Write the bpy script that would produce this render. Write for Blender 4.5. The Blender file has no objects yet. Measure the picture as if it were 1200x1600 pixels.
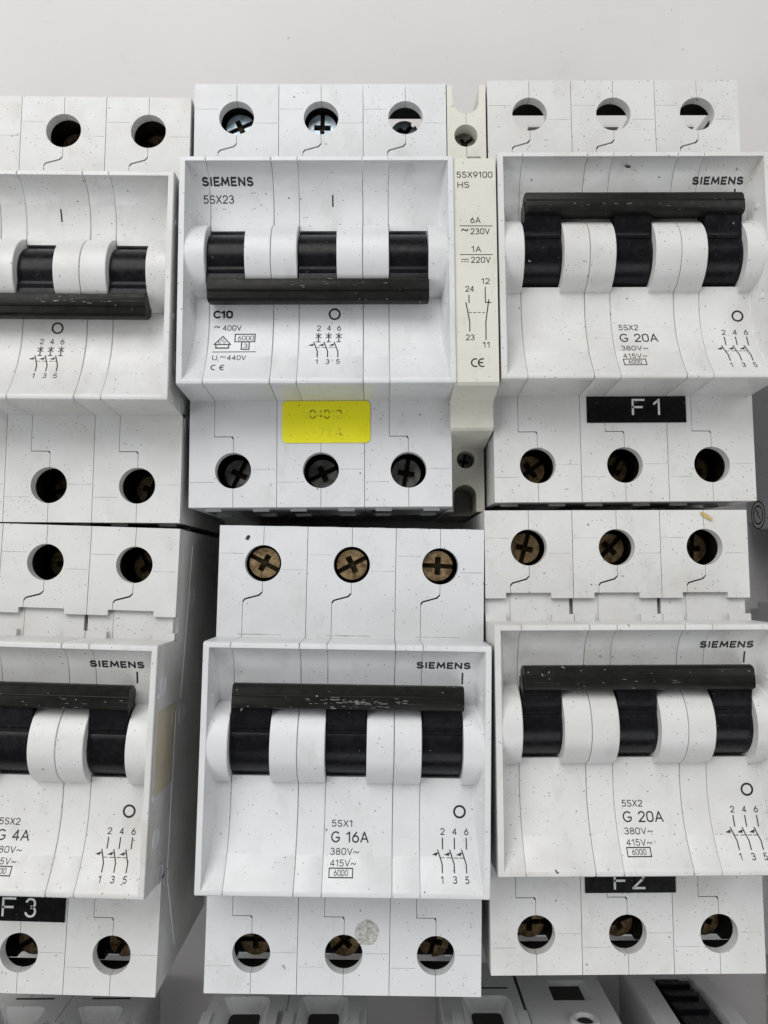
import bpy, bmesh, math, random
from mathutils import Vector, Matrix
from mathutils.geometry import tessellate_polygon

S = 0.001                      # everything below is written in millimetres
sc = bpy.context.scene
COL = sc.collection
rnd = random.Random(7)

# ------------------------------------------------------------------ camera
HT = 47.0                      # terminal shoulder height of a breaker lying on its back
cam_d = bpy.data.cameras.new('camera')
cam = bpy.data.objects.new('camera', cam_d)
COL.objects.link(cam)
cam_d.sensor_fit = 'VERTICAL'
cam_d.sensor_height = 34.6
cam_d.sensor_width = 34.6
cam_d.lens = 1202.0 / 1600.0 * 34.6
cam_d.clip_start = 0.005
cam_d.clip_end = 20.0
R = Matrix(((0.99996563, -0.00068735, -0.00826200),
            (0.0, 0.99655718, -0.08290825),
            (0.00829054, 0.08290541, 0.99652294)))
M4 = R.to_4x4()
M4.translation = Vector((0, 0, 202.0 * S))
cam.matrix_world = M4
sc.camera = cam

# ------------------------------------------------------------------ light
w = bpy.data.worlds.new('World')
sc.world = w
w.use_nodes = True
bg = w.node_tree.nodes['Background']
bg.inputs[0].default_value = (0.90, 0.95, 1.0, 1)
bg.inputs[1].default_value = 0.03


def area(name, loc, target, sx, sy, power, color):
    d = bpy.data.lights.new(name, 'AREA')
    d.shape = 'RECTANGLE'
    d.size, d.size_y = sx, sy
    d.energy = power
    d.color = color
    o = bpy.data.objects.new(name, d)
    COL.objects.link(o)
    o.location = loc
    o.rotation_euler = (Vector(target) - Vector(loc)).to_track_quat('-Z', 'Y').to_euler()
    return o


area('window_light', (-0.50, 0.95, 1.05), (0, 0, 0.03), 1.3, 0.9, 16.0, (1.0, 0.985, 0.97))
area('right_fill_light', (1.05, 0.55, 0.95), (0, 0, 0.03), 0.9, 0.7, 5.5, (0.97, 0.985, 1.0))  # added fill lamp from the right, no known source there
area('left_fill_light', (-1.10, -0.15, 1.05), (0, 0, 0.03), 0.9, 0.7, 6.5, (0.98, 0.99, 1.0))  # second added fill lamp, on the left, stands for no real window

area('rear_fill_light', (0.35, -1.00, 1.10), (0, 0, 0.03), 1.1, 0.7, 5.5, (0.98, 0.99, 1.0))  # fill lamp put in to lighten the shoulders below the fronts

sc.cycles.diffuse_bounces = 1
sc.view_settings.view_transform = 'Standard'
sc.view_settings.look = 'None'
sc.view_settings.exposure = 0.0
sc.view_settings.gamma = 1.0
sc.view_settings.use_curve_mapping = False


# ------------------------------------------------------------------ materials
def lin(r, g, b):
    f = lambda c: (c / 255.0 / 12.92) if c / 255.0 <= 0.04045 else (((c / 255.0) + 0.055) / 1.055) ** 2.4
    return (f(r), f(g), f(b), 1.0)


class NT:
    def __init__(self, name):
        self.m = bpy.data.materials.new(name)
        self.m.use_nodes = True
        self.t = self.m.node_tree
        self.b = self.t.nodes['Principled BSDF']

    def n(self, kind, **kw):
        nd = self.t.nodes.new(kind)
        for k, v in kw.items():
            setattr(nd, k, v)
        return nd

    def l(self, a, b):
        self.t.links.new(a, b)

    def coords(self, scale, stretch=(1, 1, 1), rot=(0, 0, 0)):
        tc = self.n('ShaderNodeTexCoord')
        oi = self.n('ShaderNodeObjectInfo')
        mul = self.n('ShaderNodeMath', operation='MULTIPLY')
        mul.inputs[1].default_value = 37.0
        self.l(oi.outputs['Random'], mul.inputs[0])
        mp = self.n('ShaderNodeMapping')
        mp.inputs['Scale'].default_value = tuple(scale * s for s in stretch)
        mp.inputs['Rotation'].default_value = rot
        self.l(tc.outputs['Object'], mp.inputs['Vector'])
        add = self.n('ShaderNodeVectorMath', operation='ADD')
        self.l(mp.outputs[0], add.inputs[0])
        self.l(mul.outputs[0], add.inputs[1])
        return add.outputs[0]

    def ramp(self, fac, stops):
        r = self.n('ShaderNodeValToRGB')
        e = r.color_ramp.elements
        while len(e) < len(stops):
            e.new(0.5)
        for i, (p, c) in enumerate(stops):
            e[i].position = p
            e[i].color = c if len(c) == 4 else (*c, 1)
        self.l(fac, r.inputs[0])
        return r.outputs[0]

    def mix(self, fac, a, b):
        m = self.n('ShaderNodeMix', data_type='RGBA')
        if isinstance(fac, float):
            m.inputs[0].default_value = fac
        else:
            self.l(fac, m.inputs[0])
        for i, v in ((6, a), (7, b)):
            if isinstance(v, tuple):
                m.inputs[i].default_value = v
            else:
                self.l(v, m.inputs[i])
        return m.outputs[2]

    def specks(self, cell_mm, radius, amount):
        """round dirt grains of uneven size scattered over the surface: 0..1"""
        v = self.coords(1000.0 / cell_mm)
        nz = self.n('ShaderNodeTexNoise')
        nz.inputs['Scale'].default_value = 3.2
        self.l(v, nz.inputs['Vector'])
        sc_ = self.n('ShaderNodeVectorMath', operation='SCALE')
        sc_.inputs['Scale'].default_value = 0.40
        self.l(nz.outputs['Color'], sc_.inputs[0])
        ad = self.n('ShaderNodeVectorMath', operation='ADD')
        self.l(v, ad.inputs[0])
        self.l(sc_.outputs[0], ad.inputs[1])
        vo = self.n('ShaderNodeTexVoronoi')
        vo.inputs['Scale'].default_value = 1.0
        self.l(ad.outputs[0], vo.inputs['Vector'])
        sep = self.n('ShaderNodeSeparateColor')
        self.l(vo.outputs['Color'], sep.inputs[0])
        thr = self.n('ShaderNodeMath', operation='MULTIPLY')     # radius varies per cell
        thr.inputs[1].default_value = radius
        self.l(sep.outputs[1], thr.inputs[0])
        lt = self.n('ShaderNodeMath', operation='LESS_THAN')
        self.l(vo.outputs['Distance'], lt.inputs[0])
        self.l(thr.outputs[0], lt.inputs[1])
        cl = self.n('ShaderNodeTexNoise')             # dirt gathers in loose clusters
        cl.inputs['Scale'].default_value = 0.10 * cell_mm
        cl.inputs['Detail'].default_value = 3.0
        self.l(v, cl.inputs['Vector'])
        mr = self.n('ShaderNodeMapRange')
        mr.inputs['From Min'].default_value = 0.36
        mr.inputs['From Max'].default_value = 0.66
        mr.inputs['To Min'].default_value = 0.25 * amount
        mr.inputs['To Max'].default_value = 2.0 * amount
        self.l(cl.outputs['Fac'], mr.inputs['Value'])
        gt = self.n('ShaderNodeMath', operation='LESS_THAN')
        self.l(mr.outputs[0], gt.inputs[1])
        self.l(sep.outputs[0], gt.inputs[0])
        mu = self.n('ShaderNodeMath', operation='MULTIPLY')
        self.l(lt.outputs[0], mu.inputs[0])
        self.l(gt.outputs[0], mu.inputs[1])
        fade = self.n('ShaderNodeMath', operation='MULTIPLY')
        self.l(sep.outputs[2], fade.inputs[0])
        self.l(mu.outputs[0], fade.inputs[1])
        return fade.outputs[0]

    def bump(self, height, dist, strength=0.3):
        b = self.n('ShaderNodeBump')
        b.inputs['Distance'].default_value = dist
        b.inputs['Strength'].default_value = strength
        self.l(height, b.inputs['Height'])
        self.l(b.outputs[0], self.b.inputs['Normal'])


def noise(nt, vec, scale, detail=4.0, rough=0.55):
    n = nt.n('ShaderNodeTexNoise')
    n.inputs['Scale'].default_value = scale
    n.inputs['Detail'].default_value = detail
    n.inputs['Roughness'].default_value = rough
    nt.l(vec, n.inputs['Vector'])
    return n.outputs['Fac']


def plastic(name, col, stain, dirt=(0.10, 0.09, 0.075, 1), rough=0.36, speck=0.85, scuff=True):
    nt = NT(name)
    v = nt.coords(1000.0)
    blot = nt.ramp(noise(nt, v, 0.07, 5.0, 0.6), [(0.42, (0, 0, 0)), (0.75, (1, 1, 1))])
    c = nt.mix(blot, col, stain)
    if scuff:      # faint rubbed scratches
        vs = nt.coords(1000.0, (0.22, 2.6, 1.0), (0, 0, 0.5))
        sm = nt.ramp(noise(nt, vs, 0.55, 3.0, 0.6), [(0.66, (0, 0, 0)), (0.74, (1, 1, 1))])
        msk = nt.ramp(noise(nt, v, 0.11, 2.0), [(0.55, (0, 0, 0)), (0.72, (0.30, 0.30, 0.30))])
        m = nt.n('ShaderNodeMath', operation='MULTIPLY')
        nt.l(sm, m.inputs[0])
        nt.l(msk, m.inputs[1])
        c = nt.mix(m.outputs[0], c, tuple(x * 0.55 for x in stain[:3]) + (1,))
    sg = nt.ramp(noise(nt, nt.coords(1000.0, (1.0, 0.55, 1.0), (0, 0, 0.3)), 0.16, 6.0, 0.72), [(0.56, (0, 0, 0)), (0.80, (0.55, 0.55, 0.55))])
    c = nt.mix(sg, c, tuple(x * f for x, f in zip(stain[:3], (0.74, 0.72, 0.67))) + (1,))
    if speck > 0:
        c = nt.mix(nt.specks(1.7, 0.115, 0.6 * speck), c, dirt)
        c = nt.mix(nt.specks(5.0, 0.075, 0.42 * speck), c, tuple(x * 0.5 for x in dirt[:3]) + (1,))
        c = nt.mix(nt.specks(0.72, 0.21, 0.62 * speck), c, tuple(min(1, x * 1.9) for x in dirt[:3]) + (1,))
    nt.l(c, nt.b.inputs['Base Color'])
    rr = nt.ramp(noise(nt, v, 0.35, 4.0), [(0.3, (rough - 0.06,) * 3), (0.7, (rough + 0.10,) * 3)])
    nt.l(rr, nt.b.inputs['Roughness'])
    nt.bump(noise(nt, v, 2.2, 5.0, 0.6), 0.00004, 0.35)
    nt.b.inputs['IOR'].default_value = 1.5
    return nt.m


def simple(name, col, rough=0.5, metal=0.0, var=0.0, col2=None, nscale=0.6):
    nt = NT(name)
    if col2:
        v = nt.coords(1000.0)
        f = nt.ramp(noise(nt, v, nscale, 4.0, 0.6), [(0.36, (0, 0, 0)), (0.66, (1, 1, 1))])
        nt.l(nt.mix(f, col, col2), nt.b.inputs['Base Color'])
    else:
        nt.b.inputs['Base Color'].default_value = col
    nt.b.inputs['Roughness'].default_value = rough
    nt.b.inputs['Metallic'].default_value = metal
    return nt.m


def black_plastic(name, col, rough, dustiness, wear=False):
    nt = NT(name)
    v = nt.coords(1000.0)
    c = nt.mix(nt.ramp(noise(nt, v, 0.2, 4.0), [(0.35, (0, 0, 0)), (0.7, (1, 1, 1))]), col,
               tuple(x * 1.5 for x in col[:3]) + (1,))
    c = nt.mix(nt.specks(1.0, 0.13, 0.5 * dustiness), c, (0.42, 0.40, 0.36, 1))
    c = nt.mix(nt.specks(3.7, 0.07, 0.4 * dustiness), c, (0.55, 0.52, 0.48, 1))
    if wear:       # long fine scratches along the bar
        vs = nt.coords(1000.0, (0.07, 5.0, 5.0))
        s = nt.ramp(noise(nt, vs, 1.0, 3.0, 0.65), [(0.62, (0, 0, 0)), (0.74, (0.42, 0.42, 0.42))])
        mk = nt.ramp(noise(nt, v, 0.11, 3.0), [(0.50, (0, 0, 0)), (0.70, (1, 1, 1))])
        m = nt.n('ShaderNodeMath', operation='MULTIPLY')
        nt.l(s, m.inputs[0])
        nt.l(mk, m.inputs[1])
        c = nt.mix(m.outputs[0], c, (0.36, 0.355, 0.34, 1))
    nt.l(c, nt.b.inputs['Base Color'])
    nt.l(nt.ramp(noise(nt, v, 0.8, 5.0), [(0.3, (rough - 0.08,) * 3), (0.7, (rough + 0.12,) * 3)]),
         nt.b.inputs['Roughness'])
    nt.bump(noise(nt, v, 3.0, 4.0), 0.00004, 0.3)
    nt.b.inputs['Specular IOR Level'].default_value = 0.16
    return nt.m


MAT = {}
MAT['white'] = plastic('white_plastic', (0.742, 0.757, 0.770, 1), (0.67, 0.68, 0.68, 1))
MAT['warm'] = plastic('aged_white_plastic', (0.735, 0.738, 0.728, 1), (0.64, 0.63, 0.585, 1), speck=1.5)
MAT['cream'] = plastic('cream_plastic', (0.755, 0.742, 0.655, 1), (0.69, 0.67, 0.58, 1))
MAT['grey'] = plastic('pale_grey_plastic', (0.70, 0.71, 0.71, 1), (0.62, 0.63, 0.62, 1), speck=0.5)
MAT['black'] = black_plastic('black_switch_plastic', (0.0075, 0.0075, 0.009, 1), 0.24, 0.55)
MAT['bar'] = black_plastic('dark_handle_plastic', (0.011, 0.011, 0.0098, 1), 0.36, 1.1, True)
MAT['inside'] = simple('dark_inside', (0.012, 0.011, 0.010, 1), 0.7)  # near-black colour, also used for sheets that darken the terminal chambers
MAT['brass'] = simple('tarnished_brass', (0.48, 0.345, 0.19, 1), 0.46, 0.88, col2=(0.15, 0.10, 0.052, 1), nscale=0.9)
MAT['steel'] = simple('blued_steel', (0.48, 0.56, 0.60, 1), 0.34, 0.95, col2=(0.22, 0.29, 0.33, 1))
MAT['dull'] = simple('dull_grey_steel', (0.30, 0.30, 0.29, 1), 0.5, 0.7, col2=(0.12, 0.12, 0.115, 1))
MAT['slot'] = simple('dark_slot_floor', (0.05, 0.04, 0.015, 1), 0.45, 0.6, col2=(0.012, 0.010, 0.006, 1), nscale=0.9)  # dark olive tone for the floor of the screw slots
MAT['cage'] = simple('brown_clamp_metal', (0.05, 0.036, 0.022, 1), 0.5, 0.6, col2=(0.016, 0.012, 0.009, 1))
MAT['ink'] = simple('black_ink', (0.016, 0.016, 0.018, 1), 0.5)
MAT['greyink'] = simple('faded_ink', (0.07, 0.072, 0.078, 1), 0.5)
MAT['scribe'] = simple('scribed_line', (0.37, 0.365, 0.355, 1), 0.6, col2=(0.62, 0.62, 0.61, 1), nscale=0.35)
MAT['grime'] = simple('grime', (0.24, 0.23, 0.21, 1), 0.6, col2=(0.45, 0.44, 0.42, 1), nscale=0.5)
MAT['label_black'] = black_plastic('black_label_tape', (0.0065, 0.0065, 0.007, 1), 0.22, 0.4)
MAT['emboss'] = simple('embossed_white', (0.80, 0.80, 0.79, 1), 0.5, col2=(0.60, 0.60, 0.60, 1), nscale=1.6)
MAT['yellow'] = plastic('yellow_label_paper', (0.91, 0.86, 0.010, 1), (0.86, 0.80, 0.01, 1),
                        dirt=(0.16, 0.16, 0.01, 1), rough=0.45, speck=1.7, scuff=False)
MAT['yellowink'] = simple('worn_yellow_ink', (0.76, 0.71, 0.02, 1), 0.6, col2=(0.90, 0.845, 0.010, 1), nscale=1.6)
MAT['beige'] = simple('beige_label_paper', (0.62, 0.55, 0.42, 1), 0.6, col2=(0.56, 0.49, 0.37, 1), nscale=0.1)
MAT['worn'] = simple('worn_pale_plastic', (0.12, 0.12, 0.115, 1), 0.6, col2=(0.32, 0.32, 0.31, 1), nscale=1.2)
MAT['straw'] = simple('dry_straw', (0.60, 0.42, 0.16, 1), 0.7, col2=(0.45, 0.30, 0.10, 1))
MAT['crumb'] = simple('black_crumb', (0.015, 0.014, 0.013, 1), 0.7)
MAT['residue'] = simple('glue_residue', (0.33, 0.325, 0.30, 1), 0.7, col2=(0.66, 0.66, 0.64, 1), nscale=1.5)


def table_material():
    nt = NT('table_top')
    v = nt.coords(1000.0)
    c = nt.mix(nt.ramp(noise(nt, v, 0.012, 4.0), [(0.35, (0, 0, 0)), (0.7, (1, 1, 1))]),
               (0.72, 0.69, 0.692, 1), (0.675, 0.645, 0.648, 1))
    c = nt.mix(nt.specks(9.0, 0.09, 0.35), c, (0.40, 0.37, 0.37, 1))
    c = nt.mix(nt.specks(3.1, 0.10, 0.25), c, (0.46, 0.44, 0.44, 1))
    sm = nt.ramp(noise(nt, v, 0.05, 5.0, 0.7), [(0.60, (0, 0, 0)), (0.80, (0.35, 0.35, 0.35))])
    c = nt.mix(sm, c, (0.50, 0.47, 0.47, 1))
    nt.l(c, nt.b.inputs['Base Color'])
    nt.b.inputs['Roughness'].default_value = 0.5
    nt.bump(noise(nt, v, 0.8, 5.0), 0.00004, 0.3)
    return nt.m


MAT['table'] = table_material()


# ------------------------------------------------------------------ mesh helpers
class MB:
    def __init__(self):
        self.v, self.f, self.mi = [], [], []

    def add(self, verts, faces, mi=0):
        o = len(self.v)
        self.v += [tuple(p) for p in verts]
        self.f += [tuple(i + o for i in f) for f in faces]
        self.mi += [mi] * len(faces)

    def box(self, x0, x1, y0, y1, z0, z1, mi=0):
        self.add([(x, y, z) for z in (z0, z1) for y in (y0, y1) for x in (x0, x1)],
                 [(0, 2, 3, 1), (4, 5, 7, 6), (0, 1, 5, 4), (2, 6, 7, 3), (0, 4, 6, 2), (1, 3, 7, 5)], mi)

    def prism(self, loops, a0, a1, mi=0, axis='z', caps=(True, True)):
        """loops: outline and holes as 2D point lists; extruded along axis from a0 to a1"""
        def P(p, a):
            if axis == 'z':
                return (p[0], p[1], a)
            if axis == 'x':
                return (a, p[0], p[1])
            return (p[0], a, p[1])
        flat = [p for lp in loops for p in lp]
        n = len(flat)
        tris = tessellate_polygon([[Vector((p[0], p[1], 0)) for p in lp] for lp in loops])
        verts = [P(p, a0) for p in flat] + [P(p, a1) for p in flat]
        faces = []
        if caps[1]:
            faces += [tuple(i + n for i in t) for t in tris]
        if caps[0]:
            faces += [tuple(reversed(t)) for t in tris]
        o = 0
        for lp in loops:
            k = len(lp)
            for i in range(k):
                j = (i + 1) % k
                faces.append((o + i, o + j, o + j + n, o + i + n))
            o += k
        self.add(verts, faces, mi)

    def loft(self, rings, mi=0, cap=True):
        n = len(rings[0])
        verts = [p for r in rings for p in r]
        faces = []
        for k in range(len(rings) - 1):
            for i in range(n):
                j = (i + 1) % n
                faces.append((k * n + i, k * n + j, (k + 1) * n + j, (k + 1) * n + i))
        self.add(verts, faces, mi)
        if cap:
            for r in (rings[0], rings[-1]):
                a, b = (1, 2) if abs(r[0][0] - r[len(r) // 2][0]) < 1e-6 and abs(r[0][0] - r[1][0]) < 1e-6 else (0, 1)
                t = tessellate_polygon([[Vector((p[a], p[b], 0)) for p in r]])
                self.add(r, [tuple(x) for x in t], mi)

    def cyl(self, cx, cy, r, z0, z1, n=40, mi=0, axis='z'):
        self.prism([[(cx + r * math.cos(2 * math.pi * i / n), cy + r * math.sin(2 * math.pi * i / n)) for i in range(n)]],
                   z0, z1, mi, axis)

    def mesh(self, name, mats, sharp=32, weld=True):
        bm = bmesh.new()
        vs = [bm.verts.new((x * S, y * S, z * S)) for x, y, z in self.v]
        for f, mi in zip(self.f, self.mi):
            try:
                fc = bm.faces.new([vs[i] for i in f])
                fc.material_index = mi
                fc.smooth = True
            except ValueError:
                pass
        if weld:
            bmesh.ops.remove_doubles(bm, verts=bm.verts, dist=1e-7)
            bmesh.ops.dissolve_degenerate(bm, edges=bm.edges, dist=1e-8)
            bmesh.ops.recalc_face_normals(bm, faces=bm.faces)
        me = bpy.data.meshes.new(name)
        bm.to_mesh(me)
        bm.free()
        for m in mats:
            me.materials.append(MAT[m])
        me.set_sharp_from_angle(angle=math.radians(sharp))
        return me


def link(name, me, parent=None, loc=(0, 0, 0), rz=0.0, bevel=0.0, seg=2):
    o = bpy.data.objects.new(name, me)
    COL.objects.link(o)
    if parent:
        o.parent = parent
    o.location = tuple(c * S for c in loc)
    o.rotation_euler = (0, 0, math.radians(rz))
    if bevel > 0:
        b = o.modifiers.new('edge', 'BEVEL')
        b.width = bevel * S
        b.segments = seg
        b.limit_method = 'ANGLE'
        b.angle_limit = math.radians(35)
        b.use_clamp_overlap = True
        b.harden_normals = False
    return o


def thing(name, label, cat, loc, rz=0.0, group=None):
    o = bpy.data.objects.new(name, None)
    COL.objects.link(o)
    o.empty_display_size = 0.01
    o.location = tuple(c * S for c in loc)
    o.rotation_euler = (0, 0, math.radians(rz))
    o['label'] = label
    o['category'] = cat
    if group:
        o['group'] = group
    return o


def arc(cx, cy, r, a0, a1, n=24):
    return [(cx + r * math.cos(math.radians(a0 + (a1 - a0) * i / n)),
             cy + r * math.sin(math.radians(a0 + (a1 - a0) * i / n))) for i in range(n + 1)]


def circle(cx, cy, r, n=40):
    return [(cx + r * math.cos(2 * math.pi * i / n), cy + r * math.sin(2 * math.pi * i / n)) for i in range(n)]


# ------------------------------------------------------------------ the table
tb = MB()
tb.box(-900, 900, -700, 1100, -25, 0)
t = link('table', tb.mesh('table', ['table']))
t['kind'] = 'structure'

# ------------------------------------------------------------------ front profile of a breaker
LIP, REC = 58.4, 53.0
AY, AZ = 3.7, 50.45             # axis of the toggles
RH, RT = 7.85, 6.15            # hump and toggle radius
YB, YT = -22.6, 22.8
SLOT = 6.25
PW = 17.8
BAR_ON, BAR_OFF = 12.85, -3.75    # where the bar lies across the recess
XS = 5.1                       # shell split in each pole
XH = 12.75                     # right edge of the toggle opening


def base(y):
    h = LIP - REC
    if y > 11.5:
        u = min(1.0, (y - 11.5) / 10.2)
        return REC + h * (1 - math.sqrt(max(0.0, 1 - u * u)))
    if y < -7.0:
        u = min(1.0, (-7.0 - y) / 14.6)
        return REC + h * u * u
    return REC


def hump(y):
    d = RH * RH - (y - AY) ** 2
    return AZ + math.sqrt(d) if d > 0 else -1e9


def ygrid():
    ys = [(YB, -0.7, 0), (YB + 0.06, -0.32, 0), (YB + 0.25, -0.08, 0), (YB + 0.5, 0, 0), (YB + 0.9, 0, 0)]
    y = -21.5
    vals = []
    while y < 21.0:
        vals.append(round(y, 3))
        y += 0.5
    vals += [21.15, 21.3, 21.42, 21.52, 21.6, 21.66, 21.72, 21.8]
    hb = math.sqrt(RH * RH - (AZ - REC) ** 2)
    vals += [AY - hb, AY + hb, AY - hb + 0.1, AY + hb - 0.1, AY - hb - 0.25, AY + hb + 0.25]
    vals = sorted(set(vals))
    out = [(a, b, 'lip') for a, b, _ in ys]
    done = set()
    for v in vals:
        for e, nm in ((AY - SLOT, 'lo'), (AY + SLOT, 'hi')):
            if v > e and nm not in done:
                done.add(nm)
                out += [(e, 0, 'out'), (e, 0, 'in')] if nm == 'lo' else [(e, 0, 'in'), (e, 0, 'out')]
        out.append((v, 0, 'in' if abs(v - AY) < SLOT else 'out'))
    out += [(YT - 0.5, 0, 'lip'), (YT - 0.25, -0.08, 'lip'), (YT - 0.06, -0.32, 'lip'), (YT, -0.7, 'lip')]
    return out


YG = ygrid()


def ring(x, kind, cheek=-1e9, inset=0.0):
    pts = []
    for y, dz, tag in YG:
        if tag == 'lip':
            z = LIP + dz
        else:
            z = max(base(y), cheek)
            if kind == 'hump':
                hz = hump(y)
                if hz > z:
                    z = hz
            elif kind == 'handle' and tag == 'in':
                z = 45.2
        yy = y
        if inset:
            z -= inset
            yy = y * (1 - inset / 23.0)
        pts.append((x, yy, z))
    pts.append((x, YT - 0.0, HT - 2.3))
    pts.append((x, YB - 0.7, HT - 2.3))
    return pts


def cheek_at(d):
    """height of the sloping end wall at distance d from the outer face"""
    if d <= 1.15:
        return LIP
    u = min(1.0, (d - 1.15) / 1.5)
    return LIP - (LIP - REC + 0.4) * (u ** 0.85)


def frame_pieces(mb, pole):
    g = 0.05
    ch = 0.13
    # left shell
    xs0, xs1 = g, XS - 0.035
    rings = [ring(xs0, 'hump', LIP if pole == 0 else -1e9, ch), ring(xs0 + ch, 'hump', LIP if pole == 0 else -1e9)]
    if pole == 0:
        for d in (0.8, 1.15, 1.3, 1.5, 1.7, 1.9, 2.1, 2.3, 2.5, 2.65, 2.7):
            rings.append(ring(d, 'hump', cheek_at(d)))
    rings += [ring(xs1 - ch, 'hump'), ring(xs1, 'hump', -1e9, ch)]
    mb.loft(rings)
    # right shell: toggle opening, then hump
    a, b = XS + 0.035, PW - g
    rings = [ring(a, 'handle', -1e9, ch), ring(a + ch, 'handle'), ring(XH, 'handle'), ring(XH, 'hump', -1e9, 0.0),
             ]
    if pole == 2:
        for d in (2.7, 2.65, 2.5, 2.3, 2.1, 1.9, 1.7, 1.5, 1.3, 1.15, 0.8):
            rings.append(ring(PW - d, 'hump', cheek_at(d)))
        rings += [ring(b - ch, 'hump', LIP), ring(b, 'hump', LIP, ch)]
    else:
        rings += [ring(b - ch, 'hump'), ring(b, 'hump', -1e9, ch)]
    mb.loft(rings)


RHOLE, YH, XC = 3.66, 37.5, 8.95


def top_plates(mb, notched):
    g, q = 0.05, 0.042
    T, B = 45.0, 22.6
    yl = YH - RHOLE
    c0 = math.degrees(math.asin(q / RHOLE))
    ys1, ys2 = 32.6, 31.9           # start of the slanted seam, and its end
    b = 27.3 if notched else B
    # left shell: outline counter-clockwise
    L = [(g, b)]
    if notched:
        L += [(XS - 0.9, b), (XS - 0.9, 28.4), (XS - q, 28.4)]
    else:
        L += [(XS - q, B)]
    L += [(XS - q, 30.0), (XS + 0.3, 30.45), (XC - 0.75, 31.25), (XC - q, 31.9), (XC - q, yl)]
    L += arc(XC, YH, RHOLE, 270 - c0, 90 + c0, 26)[1:-1]
    L += [(XC - q, YH + RHOLE), (XC - q, T), (g, T)]
    Rr = [(XS + q, B if not notched else 28.4)]
    if notched:
        Rr += [(13.3, 28.4), (13.3, b), (PW - g, b), (PW - g, T)]
    else:
        Rr += [(PW - g, B), (PW - g, T)]
    Rr += [(XC + q, T), (XC + q, YH + RHOLE)]
    Rr += arc(XC, YH, RHOLE, 90 - c0, -90 + c0, 26)[1:-1]
    Rr += [(XC + q, yl), (XC + q, 31.6), (XC - 0.5, 31.0), (XS + 0.5, 30.2), (XS + q, 29.6)]
    mb.prism([L], HT - 2.3, HT)
    mb.prism([Rr], HT - 2.3, HT)
    if notched:
        mb.box(g, XS - q, 22.6, 28.6, HT - 2.35, HT - 1.0)
        mb.box(XS + q, PW - 0.75, 22.6, 28.6, HT - 2.36, HT - 1.0)
        mb.box(PW - 0.74, PW - g, 22.6, 24.0, HT - 2.36, HT - 0.98)
        mb.box(g, XS - 0.9, 22.6, 24.1, HT - 1.2, HT + 0.05)
        mb.box(13.4, PW - g, 22.6, 24.1, HT - 1.2, HT + 0.05)


def bottom_plates(mb):
    g, q = 0.05, 0.042
    T, B = -22.6, -45.0
    y0 = -YH
    c0 = math.degrees(math.asin(q / RHOLE))
    yj = y0 + 6.9
    L = [(g, B), (XC - q, B), (XC - q, y0 - RHOLE)]
    L += arc(XC, y0, RHOLE, 270 - c0, 90 + c0, 26)[1:-1]
    L += [(XC - q, y0 + RHOLE), (XC - q, yj - q - 0.5), (XC - q - 0.4, yj - q), (XS - q, yj - q), (XS - q, T), (g, T)]
    Rr = [(XC + q, B), (PW - g, B), (PW - g, T), (XS + q, T), (XS + q, yj + q + 0.06), (XC - 0.1, yj + q + 0.06), (XC + q, yj - 0.3), (XC + q, y0 + RHOLE)]
    Rr += arc(XC, y0, RHOLE, 90 - c0, -90 + c0, 26)[1:-1]
    Rr += [(XC + q, y0 - RHOLE)]
    mb.prism([L], HT - 2.3, HT)
    mb.prism([Rr], HT - 2.3, HT)


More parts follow.
